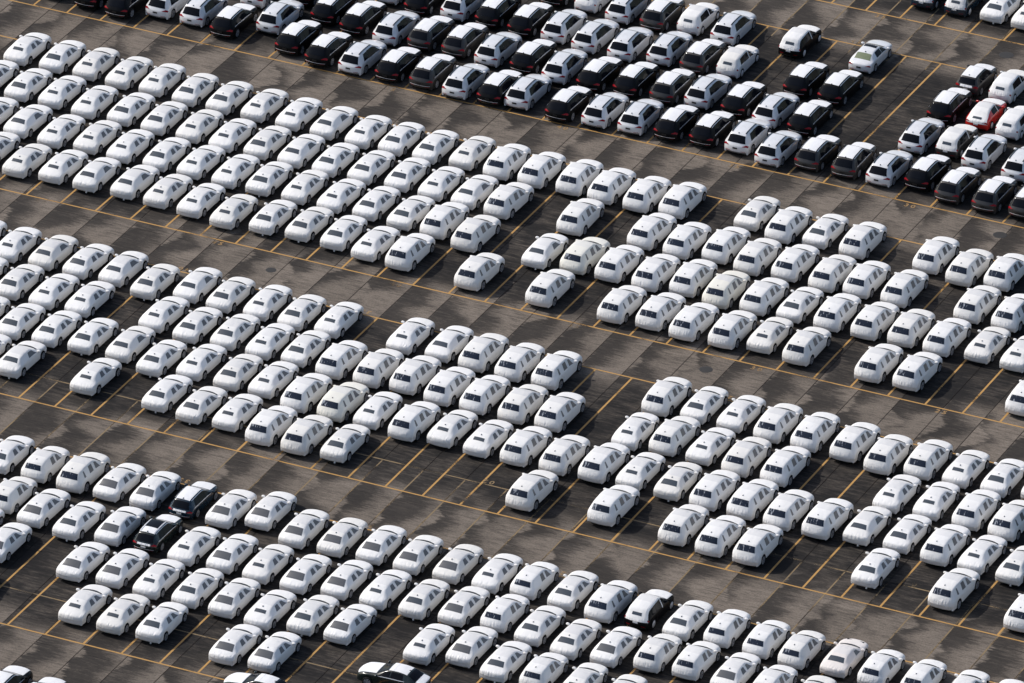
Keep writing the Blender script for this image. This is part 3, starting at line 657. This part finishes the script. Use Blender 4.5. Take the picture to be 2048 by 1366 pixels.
LOOK = dict(s='white covered slot window sedan', m='white covered sedan', g='white covered wide window sedan', b='white covered coupe sedan',
    a='white covered large SUV', t='white covered compact SUV', w='bare white SUV', k='black white roofed SUV', y='grey white roofed SUV', P='half covered white SUV',
    PN='half covered navy SUV', k2='')
CAT = dict(s='sedan', m='sedan', g='sedan', b='sedan', c='coupe', a='SUV', t='SUV', w='SUV', k='SUV', y='SUV', P='SUV', PK='SUV', PN='SUV', PM='SUV', PG='SUV',
    J='sedan', D='sedan', RB='coupe', N='wagon', NB='wagon', C='SUV')
GROUP = dict(s='covered sedans parked in lanes', a='covered SUVs parked in lanes', w='bare SUVs parked in lanes', P='half covered SUVs among the bare ones', N='wagons with white film roofs', D='dark sedans stopped across the aisle')
for k, g in (('m', 's'), ('g', 's'), ('b', 's'), ('t', 'a'), ('k', 'w'), ('y', 'w'), ('PK', 'P'), ('PN', 'P'), ('PM', 'P'), ('PG', 'P'), ('NB', 'N')): GROUP[k] = GROUP[g]
SPECIAL = {'J': 'bare white sedan with pale rear glass and sunroof, beside empty lanes', 'c': 'cream covered two door coupe with one side window, near bottom right',
    'RB': 'red coupe half covered in white cloth, among SUVs at top right', 'N': 'navy wagon with white roof film among lower covered sedans',
    'NB': 'charcoal wagon with dark glass roof among lower covered sedans', 'C': 'small grey SUV with white roof film beside a half covered white SUV'}
ORD = ['', 'first', 'second', 'third', 'fourth', 'fifth', 'sixth', 'seventh', 'eighth', 'ninth', 'tenth', 'eleventh', 'twelfth', 'thirteenth', 'fourteenth', 'fifteenth',
    'sixteenth', 'seventeenth', 'eighteenth', 'nineteenth', 'twentieth']
def block_of(y):
    for lim, n in ((-54, 'bottom left corner'), (-26, 'lowest covered block'), (1, 'middle covered block'), (29, 'upper covered block'), (57, 'bare SUV block')):
        if y < lim: return n
    return 'top right corner'
cars = [[k, x, y] for k, v in FLEET.items() for (x, y) in v]
def in_frame(x, y):
    inv = cam.matrix_world.inverted(); f = cam_d.lens / 36.0
    for dx in (-.8, .8):
        for dy in (-2.3, 0, 2.3):
            for z in (.3, 1.4):
                p = inv @ Vector((x + dx, y + dy, z))
                if abs(f * p.x / -p.z) < .5 and abs(f * p.y / -p.z) < .5 * 683 / 1024: return True
    return False
blocks = {}
for c in cars:
    if c[0] in ('D',): continue
    if not in_frame(c[1], c[2]):
        c.append(LOOK.get(c[0], '') + ' just beyond the ' + ('top left edge' if c[2] > 20 else 'left edge' if c[1] < 0 else 'bottom edge') + ' of the lot view'); print('off', c); continue
    blocks.setdefault(block_of(c[2]), {}).setdefault(round((c[1] - 1.25) / BAY - .5), []).append(c)
for bn, lanes in blocks.items():
    ids = sorted(lanes)
    for n, i in enumerate(ids):
        col = sorted(lanes[i], key=lambda c: c[2])
        fl, fr = n + 1, len(ids) - n
        place = f'{ORD[fl]} filled lane from left' if fl <= fr else f'{ORD[fr]} filled lane from right'
        for m, c in enumerate(col):
            up = 'only one' if len(col) == 1 else ('lowest' if m == 0 else ('topmost' if m == len(col) - 1 else f'{ORD[m + 1]} up'))
            c.append(f'{LOOK.get(c[0], "")}, {up} in {place}, {bn}')
def build(p, root=None):
    """first time: the prototype itself; afterwards copies of it and of each part"""
    e = p['root'].copy(); C.objects.link(e)
    if 'objs' not in p:
        p['objs'] = []
        for (n, me, loc, rz, subs) in p['parts']:
            o = bpy.data.objects.new(n, me); o.location = loc; o.rotation_euler = (0, 0, rz)
            ss = []
            for (sn, sm) in subs: ss.append(bpy.data.objects.new(sn, sm))
            p['objs'].append((o, ss))
    for (o, ss) in p['objs']:
        c = o.copy(); C.objects.link(c); c.parent = e
        for s_ in ss:
            d = s_.copy(); C.objects.link(d); d.parent = c
    return e
CREAM = [(-0.42, 13.07), (10.4, 12.86), (-5.91, -14.13)]
rnd = random.Random(3)
nd = 0
for c in cars:
    e = build(PROTO[c[0]])
    e.location = (c[1], c[2], 0)
    e.rotation_euler = (0, 0, R(rnd.gauss(0, .65)) + (math.pi / 2 if c[0] == 'D' else 0))
    if c[0] == 'D':
        nd += 1
        e['label'] = ('dark sedan with white film roof stopped across the bottom aisle, side windows in view', 'dark sedan with white film roof cut by the bottom edge, below two covered sedans')[nd - 1]
    else: e['label'] = SPECIAL.get(c[0]) or c[3]
    if c[0] == 'PK': e['label'] = 'half covered black SUV standing alone near the top' if c[2] > 20 else 'half covered black SUV in the lowest block among white covers'
    if c[0] == 'PG': e['label'] = 'half covered grey SUV behind a bare black SUV, right of empty lanes'
    if (c[1], c[2]) in CREAM:      # a few covers have yellowed
        for ch in e.children:
            if ch.name.split('.')[0] in ('cover', 'mirror'):
                ch.material_slots[0].link = 'OBJECT'; ch.material_slots[0].material = M['cover_yellowed']
        e['label'] = e['label'].replace('white covered', 'yellowish covered')
    e['category'] = CAT[c[0]]
    if c[0] in GROUP: e['group'] = GROUP[c[0]]
for p in PROTO.values():
    for (o, ss) in p.get('objs', []):
        for s_ in ss: bpy.data.objects.remove(s_)
        bpy.data.objects.remove(o)
    bpy.data.objects.remove(p['root'])
